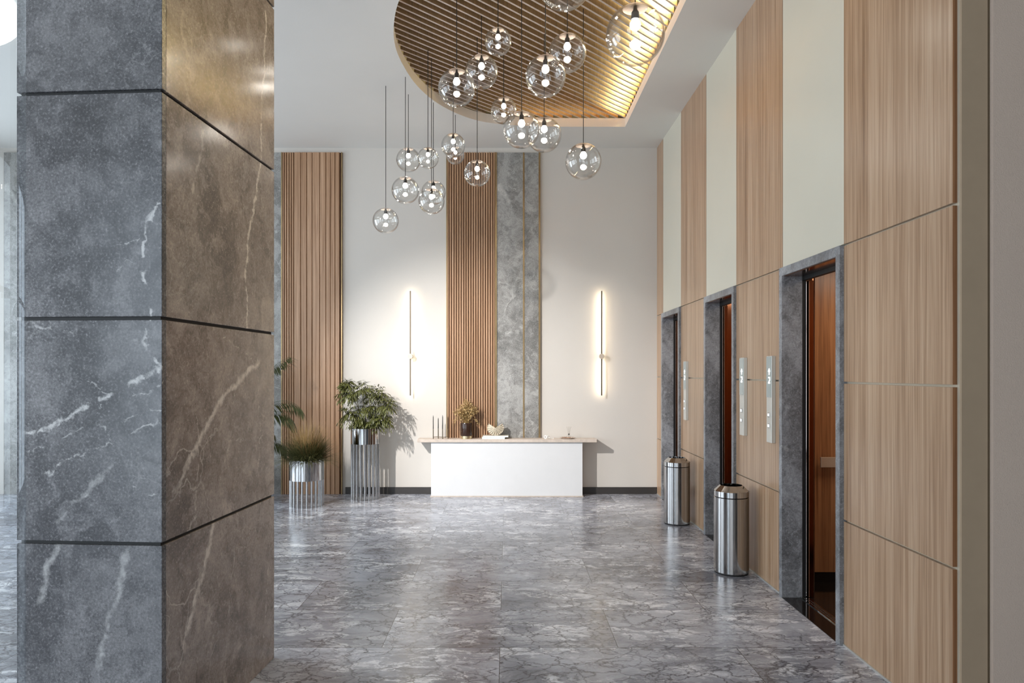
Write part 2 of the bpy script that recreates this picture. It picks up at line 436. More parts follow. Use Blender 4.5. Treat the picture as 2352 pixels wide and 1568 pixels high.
def area(P): return sum(P[i-1][0]*P[i][1]-P[i][0]*P[i-1][1] for i in range(len(P)))/2
BIG = offset(OUT, .14 if area(OUT) < 0 else -.14)
bm = bmesh.new()
def loop(P, z):
    vs = [bm.verts.new((x, y, z)) for x, y in P]
    return [bm.edges.new((vs[i-1], vs[i])) for i in range(len(vs))]
el = loop([(XL-.2, YF-.2), (3.8, YF-.2), (3.8, BACK+.1), (XL-.2, BACK+.1)], CEIL)+loop(OUT, CEIL)
bmesh.ops.triangle_fill(bm, use_beauty=True, use_dissolve=False, edges=el, normal=(0, 0, -1))
me = bpy.data.meshes.new('ceiling'); bm.to_mesh(me); bm.free(); me.materials.append(M['ceiling'])
ceil = bpy.data.objects.new('ceiling', me); COL.objects.link(ceil); struct(ceil)
FB = CEIL+.104     # underside of the fins
rec = empty('ceiling_recess', (0, 0, 0), 'curved teardrop ceiling recess edged by a pale cove, filled with diagonal wooden slats', 'ceiling feature')
n = len(OUT)
b = MB(); b.add([(x, y, CEIL) for x, y in OUT]+[(x, y, FB) for x, y in OUT], [(i, (i+1) % n, n+(i+1) % n, n+i) for i in range(n)], False)
b.add([(x, y, FB) for x, y in OUT]+[(x, y, FB) for x, y in BIG], [(i, (i+1) % n, n+(i+1) % n, n+i) for i in range(n)], False)
b.build('cove_edge', M['cove'], rec)['label'] = 'pale cove edge around the slats'
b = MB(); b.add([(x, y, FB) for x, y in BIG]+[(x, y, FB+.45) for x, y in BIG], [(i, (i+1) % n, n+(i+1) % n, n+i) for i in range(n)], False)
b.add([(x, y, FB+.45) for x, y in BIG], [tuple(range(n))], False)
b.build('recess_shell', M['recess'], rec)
b = MB(); th, hh, sp = .019, .085, .078
u = Vector((1, 1)).normalized(); w = Vector((1, -1)).normalized()
def hits(c):
    r = []
    for i in range(n):
        a, d = Vector(OUT[i-1]), Vector(OUT[i]); sa, sb = a.dot(w)-c, d.dot(w)-c
        if (sa < 0) != (sb < 0): r.append((a+(d-a)*(sa/(sa-sb))).dot(u))
    return sorted(r)
cs = [Vector(p).dot(w) for p in OUT]; c = min(cs)+.02
while c < max(cs):
    h1, h2 = hits(c), hits(c+th)
    if len(h1) >= 2 and len(h2) >= 2:
        q = [w*c+u*h1[0], w*c+u*h1[-1], w*(c+th)+u*h2[-1], w*(c+th)+u*h2[0]]
        b.prism([tuple(v) for v in q], FB, FB+hh)
    c += sp
so_ = b.build('slats', [M['fin_side_shaded'], M['fin']], rec)
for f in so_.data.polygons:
    if f.normal.z < -.9: f.material_index = 1  # undersides get the painted lit tone, other faces the shaded one
so_['label'] = 'diagonal wooden ceiling slats lit golden from the right and far edges'

# ------------------------------------------------------------------ marble column
col = empty('marble_column', (-1.382, 2.788, 0), 'large square grey marble column with black joint lines filling the left foreground', 'column', rz=-math.radians(3.83))
CW, CD = .612, 1.122
bx('core', M['black'], col, (-CW+.012, -.012, .012, CD-.012, 0, CEIL))
lv = [0, .912, 1.8175, 2.729, 3.64, CEIL]
for i in range(5):
    z0 = lv[i]+(.007 if i else 0); z1 = lv[i+1]-(.007 if i < 4 else 0)
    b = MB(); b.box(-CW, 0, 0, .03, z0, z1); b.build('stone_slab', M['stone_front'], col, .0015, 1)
    b = MB(); b.box(-.03, 0, .03, CD, z0, z1); b.build('stone_slab', M['stone_side_lit'], col, .0015, 1)
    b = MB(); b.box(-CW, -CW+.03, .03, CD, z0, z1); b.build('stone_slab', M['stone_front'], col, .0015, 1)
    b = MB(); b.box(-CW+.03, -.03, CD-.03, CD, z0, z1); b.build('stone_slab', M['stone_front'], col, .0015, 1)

# ------------------------------------------------------------------ right wall cladding
def bay(y0, y1, where, low=True):
    o = empty('wood_wall_panel', (RX, y0, 0), where, 'wall panel', 'wood veneer panels of the lift wall')
    zs = [0.012, .733, 1.54, 2.345, CEIL] if low else [2.345, CEIL]
    for k in range(len(zs)-1):
        lo = zs[k]+(.006 if k else 0); hi = zs[k+1]-(.006 if zs[k+1] < CEIL else 0)
        b = MB(); b.box(0, .02, 0, y1-y0, lo, hi)
        p = b.build('panel', [M['wood'], M['wood_edge']], o, 0)
        for f in p.data.polygons:
            if f.normal.y < -.5: f.material_index = 1
    return o
bay(3.085, 4.083, 'wide wood veneer wall panel column nearest the camera, right of the nearest lift')
bay(4.991, 6.0, 'wood veneer wall panel column between the nearest and middle lifts, carrying two call panels')
bay(6.908, 7.91, 'wood veneer wall panel column between the middle and farthest lifts')
bay(8.818, BACK-.003, 'narrow wood veneer wall panel strip in the far corner beside the back wall')
for y0, wh in zip(ELEV, ('nearest', 'middle', 'farthest')):
    b = MB(); b.box(0, .018, 0, PW+.07*0+PW*0, 2.352, CEIL)
    y0b = y0+.0; 
    b = MB(); b.box(0, .018, .002, PW-.002, 2.352, CEIL)
    o = b.build('cream_wall_panel', M['cream']); o.location = (RX+.001, y0b, 0)
    tag(o, 'tall smooth cream wall panel above the %s lift' % wh, 'wall panel', 'cream panels above the lifts')

# ------------------------------------------------------------------ lifts
FX = 1.947
def elevator(yn, where):
    o = empty('elevator', (FX, yn, 0), where, 'elevator', 'elevators along the right wall')
    X = lambda v: v-FX
    H = 2.284; J = .05
    b = MB(); b.box(0, X(2.094), PW-J, PW, 0, 2.344); b.build('stone_jamb', M['stone_frame'], o, .0015, 1)
    b = MB(); b.box(0, X(2.094), 0, J, 0, 2.344); b.build('stone_jamb', M['stone_frame'], o, .0015, 1)
    b = MB(); b.box(0, X(2.094), J, PW-J, H, 2.344); b.build('stone_lintel', M['stone_frame'], o, .0015, 1)
    bx('soffit_panel', M['bronze'], o, (X(1.965), X(2.094), J, PW-J, H-.004, H-.0005))
    bx('threshold', M['blackgloss'], o, (0.004, X(2.075), J, PW-J, .0005, .004))
    b = MB(); b.box(X(2.075), X(2.09), J, PW-J, .0005, .01); b.box(X(2.098), X(2.11), J, PW-J, .0005, .01); b.box(X(2.118), X(2.13), J, PW-J, .0005, .01)
    b.build('door_sill', M['chrome'], o)
    b = MB(); b.box(X(2.094), X(2.118), PW-J, PW-J+.05, 0, 2.4); b.box(X(2.094), X(2.118), J-.05, J, 0, 2.4); b.box(X(2.094), X(2.125), J, PW-J, 2.252, H)
    b.box(X(2.13), X(2.2), J-.05, PW-J+.05, 2.285, 2.4)
    b.build('door_track', M['black'], o)
    # leaves slid open: polished edge then bronze face
    b = MB(); b.box(X(2.118), X(2.125), PW-J-.004, PW-J+.3, .012, 2.25); b.build('door_leaf', M['chrome'], o, .002)
    b = MB(); b.box(X(2.132), X(2.164), PW-J-.02, PW-J+.3, .012, 2.25); b.build('door_leaf', M['bronze'], o, .002)
    # cab
    y0, y1 = -.34, 1.217; xa, xb = X(2.17), X(3.5)
    b = MB(); b.box(xa, X(2.335), y1, y1+.02, 0, 2.45); b.box(xa-.01, xa, PW-J+.01, y1, 0, 2.45); b.box(xa-.01, xa, y0, J-.01, 0, 2.45)
    b.build('bronze_return', M['bronze'], o)
    b = MB(); b.box(X(2.335), xb, y1-.012, y1+.02, .085, 2.45); b.box(X(2.335), xb, y0-.02, y0, .085, 2.45); b.box(xb, xb+.02, y0, y1, .085, 2.45)
    b.build('cab_wall', M['cab_wood'], o)
    b = MB(); b.box(X(2.335), xb, y1-.006, y1+.02, 0, .083); b.box(xb, xb+.02, y0, y1, 0, .083); b.box(X(2.335), xb, y0-.02, y0, 0, .083)
    b.build('plinth', M['blackgloss'], o)
    bx('cab_floor', M['blackgloss'], o, (X(2.13), xb+.02, y0-.02, y1+.02, .0005, .009))
    bx('cab_ceiling', M['steelpanel'], o, (X(2.2), xb+.02, y0-.02, y1+.02, 2.45, 2.47))
    b = MB(); b.box(X(2.36), xb-.05, y1-.06, y1-.045, .885, .962)
    for xx in (2.5, 3.3): b.box(X(xx), X(xx)+.02, y1-.046, y1-.012, .91, .935)
    b.build('handrail', plain('satin_rail', lin(205, 184, 160), .35, .3), o, .002)
    L = bpy.data.lights.new('cab_light', 'AREA'); L.size = .7; L.energy = 11; L.color = (1, .86, .7)
    lo = bpy.data.objects.new('cab_light', L); COL.objects.link(lo); lo.parent = o; lo.location = (X(2.85), .45, 2.43)
    return o
elevator(ELEV[0], 'nearest open lift doorway with grey marble frame, wood cab and handrail showing inside')
elevator(ELEV[1], 'middle lift doorway with grey marble frame, behind the nearer steel bin')
elevator(ELEV[2], 'farthest narrow-looking lift doorway, behind the far steel bin')

# call panels
def call_panel(yc, label):
    o = empty('call_panel', (RX-.03, yc, 1.08), label, 'lift control panel', 'lift call panels on the wood wall')
    w = .05
    b = MB(); b.box(0, .03, -w, w, 0, .642); b.build('plate', M['steelpanel'], o, .002)
    bx('display', M['display'], o, (-.003, 0, -w+.006, w-.004, .335, .636), .001)
    d = [c for c in o.children if c.name.startswith('display')][0]
    def seg(pts, name):
        b = MB()
        for (ya, za), (yb, zb) in pts:
            A = Vector((0, ya, za)); B = Vector((0, yb, zb)); D = (B-A).normalized(); N = Vector((0, -D.z, D.y))*.0045
            A2, B2 = A-D*.003, B+D*.003
            b.add([A2-N, B2-N, B2+N, A2+N, A2-N-Vector((.002, 0, 0)), B2-N-Vector((.002, 0, 0)), B2+N-Vector((.002, 0, 0)), A2+N-Vector((.002, 0, 0))],
                  [(0, 1, 2, 3), (4, 5, 6, 7), (0, 1, 5, 4), (2, 3, 7, 6), (1, 2, 6, 5), (3, 0, 4, 7)])
        g = b.build(name, M['lit'], d); g.location = (-.0035, -.012, 0)
    # viewed from the hall +Y is to the left
    seg([((0, .505), (0, .545)), ((0, .545), (.014, .528)), ((0, .545), (-.014, .528))], 'arrow_symbol')
    seg([((.013, .482), (-.013, .482)), ((-.013, .482), (-.013, .464)), ((-.013, .464), (.013, .442)), ((.013, .442), (-.013, .442))], 'floor_number')
    for z in (.125, .205):
        b = MB(); b.box(-.006, 0, -.016, .016, z-.016, z+.016); q = b.build('button', M['chrome'], o, .003)
        bx('lit_face', M['lit'], q, (-.0075, -.006, -.009, .009, z-.01, z+.01))
    return o
call_panel(5.17, 'slim vertical lift call panel immediately left of the nearest lift')
call_panel(5.775, 'slim vertical lift call panel immediately right of the middle lift')
call_panel(7.63, 'slim vertical lift call panel immediately right of the farthest lift')

# ------------------------------------------------------------------ back wall cladding
SX = lambda px, Y=BACK: (px-1165)*Y/1600
TOPZ = 4.49
def slatpanel(x0, x1, label, groups, depth=.03):
    o = empty('wood_slat_panel', (x0, BACK-.002, 0), label, 'wall panel', 'vertical wood slat panels on the back wall')
    W = x1-x0
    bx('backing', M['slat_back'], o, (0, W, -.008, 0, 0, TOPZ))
    b = MB(); x = .0
    for cnt, pitch, gap in groups:
        for k in range(cnt):
            if x+pitch-gap > W+.001: break
            b.smooth = False
            r = pitch-gap
            q = [(x, -.008), (x, -depth+.005), (x+.004, -depth), (x+r-.004, -depth), (x+r, -depth+.005), (x+r, -.008)]
            b.prism(q, .001, TOPZ); x += pitch
    b.build('slats', M['slat'], o)
    return o
xa, xb = SX(649), SX(785)
slatpanel(xa+.006, xb, 'wide wood slat wall panel at left, behind the two chrome planters', [(5, .031, .008), (1, .09, .006), (1, .08, .006), (1, .07, .006), (1, .1, .005), (1, .08, .005), (30, .06, .005)])
b = MB(); b.box(xb, xb+.012, BACK-.036, BACK, 0, TOPZ); b.box(xa-.008, xa+.004, BACK-.036, BACK, 0, TOPZ)
tag(b.build('metal_trim', M['brass']), 'thin brass edge strips of the wide left wood slat panel', 'metal trim')
o = empty('marble_wall_panel', (-6.62, BACK, 0), 'grey marble wall panel mostly hidden behind the column, left of the wide wood slats', 'wall panel', 'marble panels on the back wall')
bx('stone_slab', M['stone_wall'], o, (0, xa-.008+6.62, -.02, 0, 0, TOPZ))
xa, xb = SX(1027.5), SX(1137)
slatpanel(xa, xb, 'narrow wood slat wall panel behind the desk, standing left of the marble', [(22, (xb-xa+.008)/20, .009)])
o = empty('marble_wall_panel', (SX(1141), BACK, 0), 'grey marble wall panel with brass strips behind the desk, right of the narrow wood slats', 'wall panel', 'marble panels on the back wall')
W = SX(1237)-SX(1141); m0 = SX(1201)-SX(1141)
bx('stone_slab', M['stone_wall'], o, (0, m0, -.02, 0, 0, TOPZ)); bx('stone_slab', M['stone_wall'], o, (m0+.02, W, -.02, 0, 0, TOPZ))
bx('metal_trim', M['brass'], o, (m0, m0+.02, -.024, 0, 0, TOPZ)); bx('metal_trim', M['brass'], o, (W, W+.022, -.03, 0, 0, TOPZ))
bx('metal_trim', M['brass'], o, (-.02, 0, -.032, 0, 0, TOPZ))
tag(bx('metal_trim', M['brass'], None, (xa-.012, xa-.001, BACK-.034, BACK, .76, TOPZ)), 'thin brass strip along the left edge of the narrow wood slats', 'metal trim')

# sconces
def sconce(px, label):
    yb = BACK-.075; x = SX(px, yb)
    o = empty('wall_sconce', (x, BACK, 1.81), label, 'wall lamp', 'linear wall lamps beside the desk')
    zt = EYE+(855-668)*yb/1600-1.81; zb = EYE-(908-855)*yb/1600-1.81
    b = MB(); b.box(-.008, .008, -.083, -.071, zb, zt); b.build('bar', plain('sconce_metal', lin(96, 84, 70), .35, .8), o, .002)
    bx('light_strip', emit('sconce_led', (1, .84, .60), 30), o, (-.006, .006, -.071, -.066, zb+.01, zt-.01))
    b = MB(); vs = []
    for y, r in ((-.096, .0), (-.096, .032), (-.088, .034), (-.05, .034), (-.05, .014), (0, .014)):
        vs.append([(r*math.cos(2*PI*k/28), y, r*math.sin(2*PI*k/28)) for k in range(28)])
    for a, c in zip(vs, vs[1:]): b.add(a+c, [(k, (k+1) % 28, 28+(k+1) % 28, 28+k) for k in range(28)], False)
    b.build('round_mount', plain('sconce_disc', lin(205, 190, 172), .4, .2), o)
sconce(942.5, 'thin glowing vertical wall lamp left of the narrow wood slats, above the candle holder')
sconce(1382, 'thin glowing vertical wall lamp right of the marble panel, above the desk\'s right end')

# ------------------------------------------------------------------ desk
dk = empty('reception_desk', (0, BACK, 0), 'white box console desk with projecting beige stone top against the back wall', 'desk')
b = MB(); b.box(SX(990, 8.96), SX(1338, 8.96), -.22, -.034, .012, .703); b.build('body', M['desk_white'], dk, .002)
b = MB(); b.box(SX(958, 8.93), SX(1371, 8.93), -.25, -.034, .703, .743); b.build('top', M['desk_top'], dk, .003)
b = MB(); b.box(SX(988, 8.95), SX(1340, 8.95), -.23, -.034, .0, .012); b.build('base_plate', M['desk_top'], dk, .001)
DT = .7435

# candle holder with four taper candles
ch = empty('candle_holder', (SX(1011, 8.98), 8.99, DT), 'low brass candle holder with four slim tubes at the left end of the desk', 'candle holder')
cpos = [(-.090, 0), (-.030, .045), (.034, -.03), (.098, .02)]
b = MB(); b.tube([(p[0], p[1], .022) for p in cpos[:2]], .004, 6); b.tube([(cpos[1][0], cpos[1][1], .022), (cpos[2][0], cpos[2][1], .022)], .004, 6); b.tube([(cpos[2][0], cpos[2][1], .022), (cpos[3][0], cpos[3][1], .022)], .004, 6)
b.build('base_bar', M['brass'], ch)
for x, y in cpos:
    b = MB(); b.tube([(x, y, 0), (x, y, .128)], .0062, 10); b.build('candle_tube', plain('antique_brass', lin(120, 110, 92), .3, .9), ch)
for k, ((x, y), h, nm) in enumerate(zip(cpos, (.175, .14, .18, .16), ('leftmost', 'shortest', 'tallest', 'rightmost'))):
    b = MB(); b.tube([(x, y, .129), (x, y, .13+h*.85), (x, y, .13+h)], [.006, .005, .001], 10)
    c = b.build('taper_candle', plain('black_wax', (.015, .014, .013), .5)); c.location = ch.location
    tag(c, {'leftmost': 'black taper candle, leftmost of four in the brass holder', 'shortest': 'black taper candle, shortest and second from left in the brass holder',
            'tallest': 'black taper candle, tallest and third from left in the brass holder', 'rightmost': 'black taper candle, rightmost of four, in front of the wood slats'}[nm], 'candle', 'black taper candles')

# vase of dried flowers
vx, vy = SX(1071, 9.03), 9.035
v = empty('vase', (vx, vy, DT), 'dark brown glass cylinder vase on a brass foot, holding dried flowers on the desk', 'vase')
b = MB(); b.lathe([(.0, .001), (.074, .001), (.074, .036), (.0, .036)], n=36, smooth=False); b.build('foot', plain('pale_brass', lin(214, 196, 160), .25, .9), v)
b = MB(); b.lathe([(.0, .037), (.074, .037), (.08, .05), (.08, .19), (.075, .205), (.069, .205), (.073, .19), (.073, .06), (0, .055)], n=36); b.build('body', plain('brown_glass', (.035, .016, .010), .07), v)
rng = random.Random(3)
b = MB(); b2 = MB()
for k in range(92):
    a = rng.uniform(0, 2*PI); sp_ = rng.random()**.6; tip = Vector((.185*sp_*math.cos(a), .085*sp_*math.sin(a), .2+.32*(1-.55*sp_**2)*rng.uniform(.55, 1.03)))
    p0 = Vector((.03*math.cos(a)*sp_, .03*math.sin(a)*sp_, .1)); p1 = Vector((tip.x*.35, tip.y*.35, .2+(tip.z-.2)*.55))
    if k > 87: tip = Vector((.17 if k % 2 else -.18, -.02, .19)); p1 = Vector((.1 if k % 2 else -.1, -.02, .27))
    P = [p0, p0.lerp(p1, .5), p1, p1.lerp(tip, .55)+Vector((0, 0, .006)), tip]
    b.tube(P, .0013, 4)
    for j in range(16):
        q = P[2].lerp(tip, rng.uniform(.0, 1))+Vector([rng.gauss(0, .010) for _ in range(3)])
        b2.leaf(q, Vector([rng.gauss(0, 1), rng.gauss(0, 1), rng.gauss(.5, 1)]), Vector((0, 0, 1)), rng.uniform(.018, .034), .0062)
fl = b.build('dried_flowers', plain('dry_stem', lin(150, 122, 74), .7)); fl.location = v.location
tag(fl, 'bunch of golden dried grass flowers standing in the dark vase', 'dried flowers')
b2.build('flower_heads', plain('dry_head', lin(190, 162, 112), .7, 0, .35, 60), fl)

# books and shell
def book(x0, x1, y0, y1, z, h, cover, label, rz=0):
    o = empty('book', ((x0+x1)/2, (y0+y1)/2, z), label, 'book', 'books stacked on the desk', rz)
    w, d = (x1-x0)/2, (y1-y0)/2
    b = MB(); b.box(-w, w, -d, d, 0, .0018); b.box(-w, w, -d, d, h-.0018, h); b.box(-w, w, d-.002, d, .0018, h-.0018); b.build('cover', cover, o)
    bx('pages', plain('paper', lin(238, 236, 228), .8), o, (-w+.003, w-.003, -d+.003, d-.002, .0018, h-.0018))
book(SX(1107, 9), SX(1160, 9), 8.965, 9.11, DT, .02, plain('pale_blue_cover', lin(205, 228, 230), .5), 'pale blue closed book, lower of two on the desk')
book(SX(1109, 9), SX(1168, 9), 8.985, 9.125, DT+.0203, .019, plain('grey_cover', lin(214, 210, 196), .5), 'pale grey closed book, upper of two, under the shell')
sx_, sy_, sz_ = SX(1138, 9.03), 9.045, DT+.0403
b = MB()
N = 112; R = .108; rows = 9; vs = []
for j in range(rows+1):
    t = j/rows
    for k in range(N+1):
        a = (-PI-.62)+(PI+1.24)*k/N
        ridge = 1+.012*math.cos(k/N*PI*28)
        x = R*t*math.cos(a)*ridge; z = R*t*math.sin(a)*ridge
        vs.append((x, -.034*(1-t*t)-.016*math.cos(k/N*PI*28)*t, z))
fs_ = [(j*(N+1)+k, j*(N+1)+k+1, (j+1)*(N+1)+k+1, (j+1)*(N+1)+k) for j in range(rows) for k in range(N)]
b.add(vs, fs_, True); b.add([(x, -y+.002, z) for x, y, z in vs], fs_, True)
sh = b.build('shell_sculpture', plain('sea_shell', lin(222, 212, 194), .45, 0, .1, 30)); sh.location = (sx_, sy_, sz_+.095)
sh.scale = (1, 1, .88)
tag(sh, 'cream ribbed fan shell ornament standing on the two books', 'ornament')

# white knot ornament
t_ = MB()
for r0, c0, ax in ((.02, (-.022, 0, .022), 0), (.019, (.012, 0, .021), 1)):
    P = []
    for k in range(21):
        a = 2*PI*k/20; P.append((c0[0]+r0*math.cos(a)*.8, r0*math.cos(a)*(.5 if ax else -.5), c0[2]+r0*math.sin(a)*.85))
    t_.tube(P, .0062, 8, cap=False)
t_.tube([(.03, 0, .008), (.06, .005, .006), (.085, 0, .005)], .004, 8)
kn = t_.build('knot_ornament', plain('white_ceramic', lin(232, 230, 226), .35)); kn.location = (SX(1257, 9.0), 8.995, DT-.0)
tag(kn, 'small white looped ceramic ornament between the marble strip and the tray', 'ornament')
# tray and diffuser
b = MB(); b.lathe([(0, 0), (.07, 0), (.1, .014), (.097, .017), (.068, .004), (0, .004)], n=40)
tr = b.build('tray', plain('stone_tray', lin(196, 178, 164), .5, 0, .2, 40)); tr.location = (SX(1304, 9.0), 9.02, DT)
tr.scale = (1.02, .8, 1)
tag(tr, 'small round stone tray on the right end of the desk', 'tray')
df = empty('reed_diffuser', (SX(1307, 9.0), 9.02, DT+.0045), 'little clear reed diffuser with thin sticks on the tray', 'diffuser')
b = MB(); b.lathe([(0, 0), (.026, 0), (.03, .008), (.028, .032), (.012, .042), (.01, .05)], n=28); b.build('bottle', M['globe'], df)
b = MB(); b.lathe([(0, .002), (.024, .002), (.026, .015), (0, .015)], n=20); b.build('liquid', plain('amber_oil', lin(170, 130, 100), .2), df)
b = MB(); b.lathe([(.009, .05), (.013, .05), (.013, .058), (.009, .058)], n=18); b.build('collar', M['socket'], df)
for dx, dy in ((-.028, .004), (-.008, -.01), (.01, .008), (.027, -.003)):
    b = MB(); b.tube([(-dx*.2, -dy*.2, .006), (dx, dy, .15)], .0011, 5); b.build('reed', plain('reed_stick', lin(130, 118, 104), .7), df)
b = MB(); b.tube([(-.09, .0, .014), (-.05, -.01, .016), (-.03, 0, .014)], .006, 8)
tw = b.build('wood_twig', M['wood_edge']); tw.location = (SX(1304, 9.0)+.015, 9.02, DT+.0)
tag(tw, 'short dark twig lying on the left rim of the tray', 'twig')

# ------------------------------------------------------------------ bins
bin0 = empty('trash_bin', (1.796, 5.583, 0), 'brushed steel cylindrical ash bin, the nearer and larger-looking of the two', 'bin', 'steel bins by the lifts')
r = .136
b = MB(); b.lathe([(0, .012), (r-.003, .012), (r, .016), (r, .604), (r-.004, .607)], n=64); b.build('body', M['steel'], bin0)
b = MB(); b.lathe([(r-.006, 0), (r-.006, .012)], n=48); b.build('foot_ring', M['black'], bin0)
b = MB(); b.smooth = False
b.lathe([(r-.004, .610), (r, .613), (r, .655)], n=64)
b.lathe([(r, .655), (.089, .699), (.086, .699)], n=12, smooth=False, a0=.13, a1=.13+2*PI)
b.lathe([(.086, .699), (.084, .64), (0, .63)], n=12, smooth=False, a0=.13, a1=.13+2*PI)
b.build('lid', M['chrome'], bin0)['label'] = 'polished chamfered lid with an open centre'
b1 = dup(bin0, (1.799, 7.386, 0)); b1['label'] = 'brushed steel cylindrical ash bin, the farther one in front of the farthest lift'

# ------------------------------------------------------------------ planters
def planter(loc, r, zt, zb, nleg, label):
    o = empty('planter', loc, label, 'planter', 'chrome tube planters')
    b = MB(); b.lathe([(0, zb), (r, zb), (r, zt), (r-.008, zt), (r-.008, zt-.05), (0, zt-.05)], n=64, smooth=True); b.build('pot', M['chrome'], o)
    b = MB(); b.lathe([(0, zt-.045), (r-.01, zt-.045)], n=40); b.build('soil', M['soil'], o)
    for k in range(nleg):
        a = 2*PI*(k+.5)/nleg; b = MB(); b.tube([((r-.013)*math.cos(a), (r-.013)*math.sin(a), 0), ((r-.013)*math.cos(a), (r-.013)*math.sin(a), zb)], .0125, 12)
        b.build('leg', M['chrome'], o)
    return o
P1 = (-2.412, 8.385, 0); P2 = (-1.80, 8.845, 0)
planter(P1, .205, .557, .315, 22, 'low round chrome planter on tube legs with ornamental grass')
planter(P2, .183, .895, .70, 20, 'tall slim chrome planter on long tube legs with a bushy plant')

def blade(b, p, a, L, lean, w, droop=1., n=6):
    prev = []; pos = Vector(p); ang = lean; h = Vector((math.cos(a), math.sin(a), 0)); s_ = Vector((-math.sin(a), math.cos(a), 0))
    vs = []
    for k in range(n+1):
        ww = w*(1-(k/n)**1.8)+.0003
        vs += [pos-s_*ww, pos+s_*ww]
        pos = pos+(h*math.sin(ang)+Vector((0, 0, 1))*math.cos(ang))*(L/n); ang += droop/n
    b.add(vs, [(2*k, 2*k+1, 2*k+3, 2*k+2) for k in range(n)], True)
    return pos
rng = random.Random(11)
M['grassd'] = plain('grass_green', lin(88, 88, 50), .55, 0, .45, 30)
M['grasst'] = plain('grass_tan', lin(158, 128, 82), .65, 0, .25, 40)
b = MB(); t2 = MB()
for k in range(1700):
    a = rng.uniform(0, 2*PI); rr = .15*math.sqrt(rng.random())
    blade(b, (rr*math.cos(a), rr*math.sin(a), .50), a+rng.gauss(0, .5), rng.uniform(.28, .44), rng.uniform(.05, 1.22), rng.uniform(.0022, .0042), rng.uniform(.5, 1.5))
for k in range(520):
    a = rng.uniform(0, 2*PI); rr = .12*math.sqrt(rng.random())
    ln = rng.uniform(.0, .62)
    blade(t2, (rr*math.cos(a), rr*math.sin(a), .56), a, rng.uniform(.36, .56)*(1-.22*ln), ln, .0015, rng.uniform(.1, .75))
g = b.build('ornamental_grass', M['grassd']); g.location = P1
tag(g, 'dark green tufted ornamental grass with tan tips in the low chrome planter', 'plant')
t2.build('seed_plumes', M['grasst'], g)['label'] = 'thin tan feathery tips of the grass'

M['leafg'] = plain('leaf_olive', lin(84, 86, 42), .45, 0, .5, 16)
M['stemg'] = plain('plant_stem', lin(84, 76, 40), .6)
b = MB(); st = MB(); c0 = Vector((.02, 0, 1.18))
clumps = [(-.22, 1.35, .15), (-.05, 1.40, .17), (.12, 1.33, .16), (.25, 1.2, .15), (-.2, 1.1, .16), (0, 1.15, .18), (.2, 1.02, .14), (-.12, .99, .12), (.08, .98, .13), (-.25, 1.45, .10)]
for cx, cz, cr in clumps:
    cy = rng.uniform(-.08, .05); c1 = Vector((cx+.02, cy, cz))
    st.tube([(cx*.1, cy*.2, .86), (cx*.4, cy*.5, .9+(cz-.9)*.6), tuple(c1)], .004, 5)
    for k in range(46):
        a = rng.uniform(0, 2*PI); ph = math.acos(rng.uniform(-.7, 1)); n_ = Vector((math.cos(a)*math.sin(ph), .8*math.sin(a)*math.sin(ph), math.cos(ph)))
        L_ = cr*rng.uniform(.75, 1.15); side = n_.cross(Vector((0, 0, 1))).normalized()
        for j in range(8):
            t = .25+.75*j/7; p = c1+n_*L_*t+Vector((0, 0, -.35*L_*t*t)); sgn = 1 if j % 2 else -1
            dd = n_*.8+side*sgn*rng.uniform(.35, .8)+Vector((0, 0, -.35-.5*t+rng.uniform(-.2, .25)))
            b.leaf(p, dd, Vector((rng.uniform(-.4, .4), rng.uniform(-.4, .4), 1)), rng.uniform(.05, .085), rng.uniform(.005, .0085), rng.uniform(.05, .35))
g = b.build('bushy_plant', M['leafg']); g.location = P2
tag(g, 'bushy olive green plant with narrow drooping leaves in the tall chrome planter', 'plant')
st.build('stems', M['stemg'], g)

# palm behind the column
pm = empty('potted_palm', (-3.22, 8.72, 0), 'dark green palm whose arching fronds poke out from behind the column', 'plant')
b = MB(); b.lathe([(0, 0), (.17, 0), (.2, .42), (.185, .42), (.18, .38), (0, .38)], n=40); b.build('pot', M['chrome'], pm)
def frond(az, L, z0, lean, droop, roll=0):
    b = MB(); pos = Vector((0, 0, z0)); ang = lean; h = Vector((math.cos(az), math.sin(az), 0)); pts = []
    n = 26
    for k in range(n+1):
        pts.append(pos.copy()); pos = pos+(h*math.sin(ang)+Vector((0, 0, 1))*math.cos(ang))*(L/n); ang += droop/n*(.4+1.2*k/n)
    b.tube(pts, [.006*(1-k/(n+4)) for k in range(n+1)], 5)
    s_ = Vector((-math.sin(az), math.cos(az), 0))
    for k in range(5, n+1):
        d = (pts[min(k+1, n)]-pts[k-1]).normalized()
        for sg in (1, -1):
            for q in range(2):
                pp = pts[k-1].lerp(pts[k], q*.5)
                dd = d*.85+s_*sg*.6+Vector((0, 0, -.75+rng.uniform(-.2, .2)))
                b.leaf(pp, dd, Vector((0, 0, 1)), .2*math.sin(PI*min(1, (k-3)/(n-1)))**.5+.05, .007, .15)
    b.build('frond', M['palm'], pm)
M['palm'] = plain('palm_green', lin(70, 78, 46), .45, 0, .35, 20)
frond(-.1, .88, .90, .45, 2.25); frond(-.3, .70, 1.42, .9, .25); frond(-.25, .66, .52, .5, 2.3); frond(-.7, .6, .7, .5, 2.0); frond(-.2, .80, .84, .5, 2.5)
for az, L_ in ((2.9, .8), (3.5, .9), (4.1, .9), (4.7, .8), (5.2, .8)): frond(az, L_, 1.1, .4, 1.8)
b = MB(); b.tube([(0, 0, .38), (.01, 0, 1.0), (0, 0, 1.65)], [.03, .022, .012], 10); b.build('trunk', M['stemg'], pm)

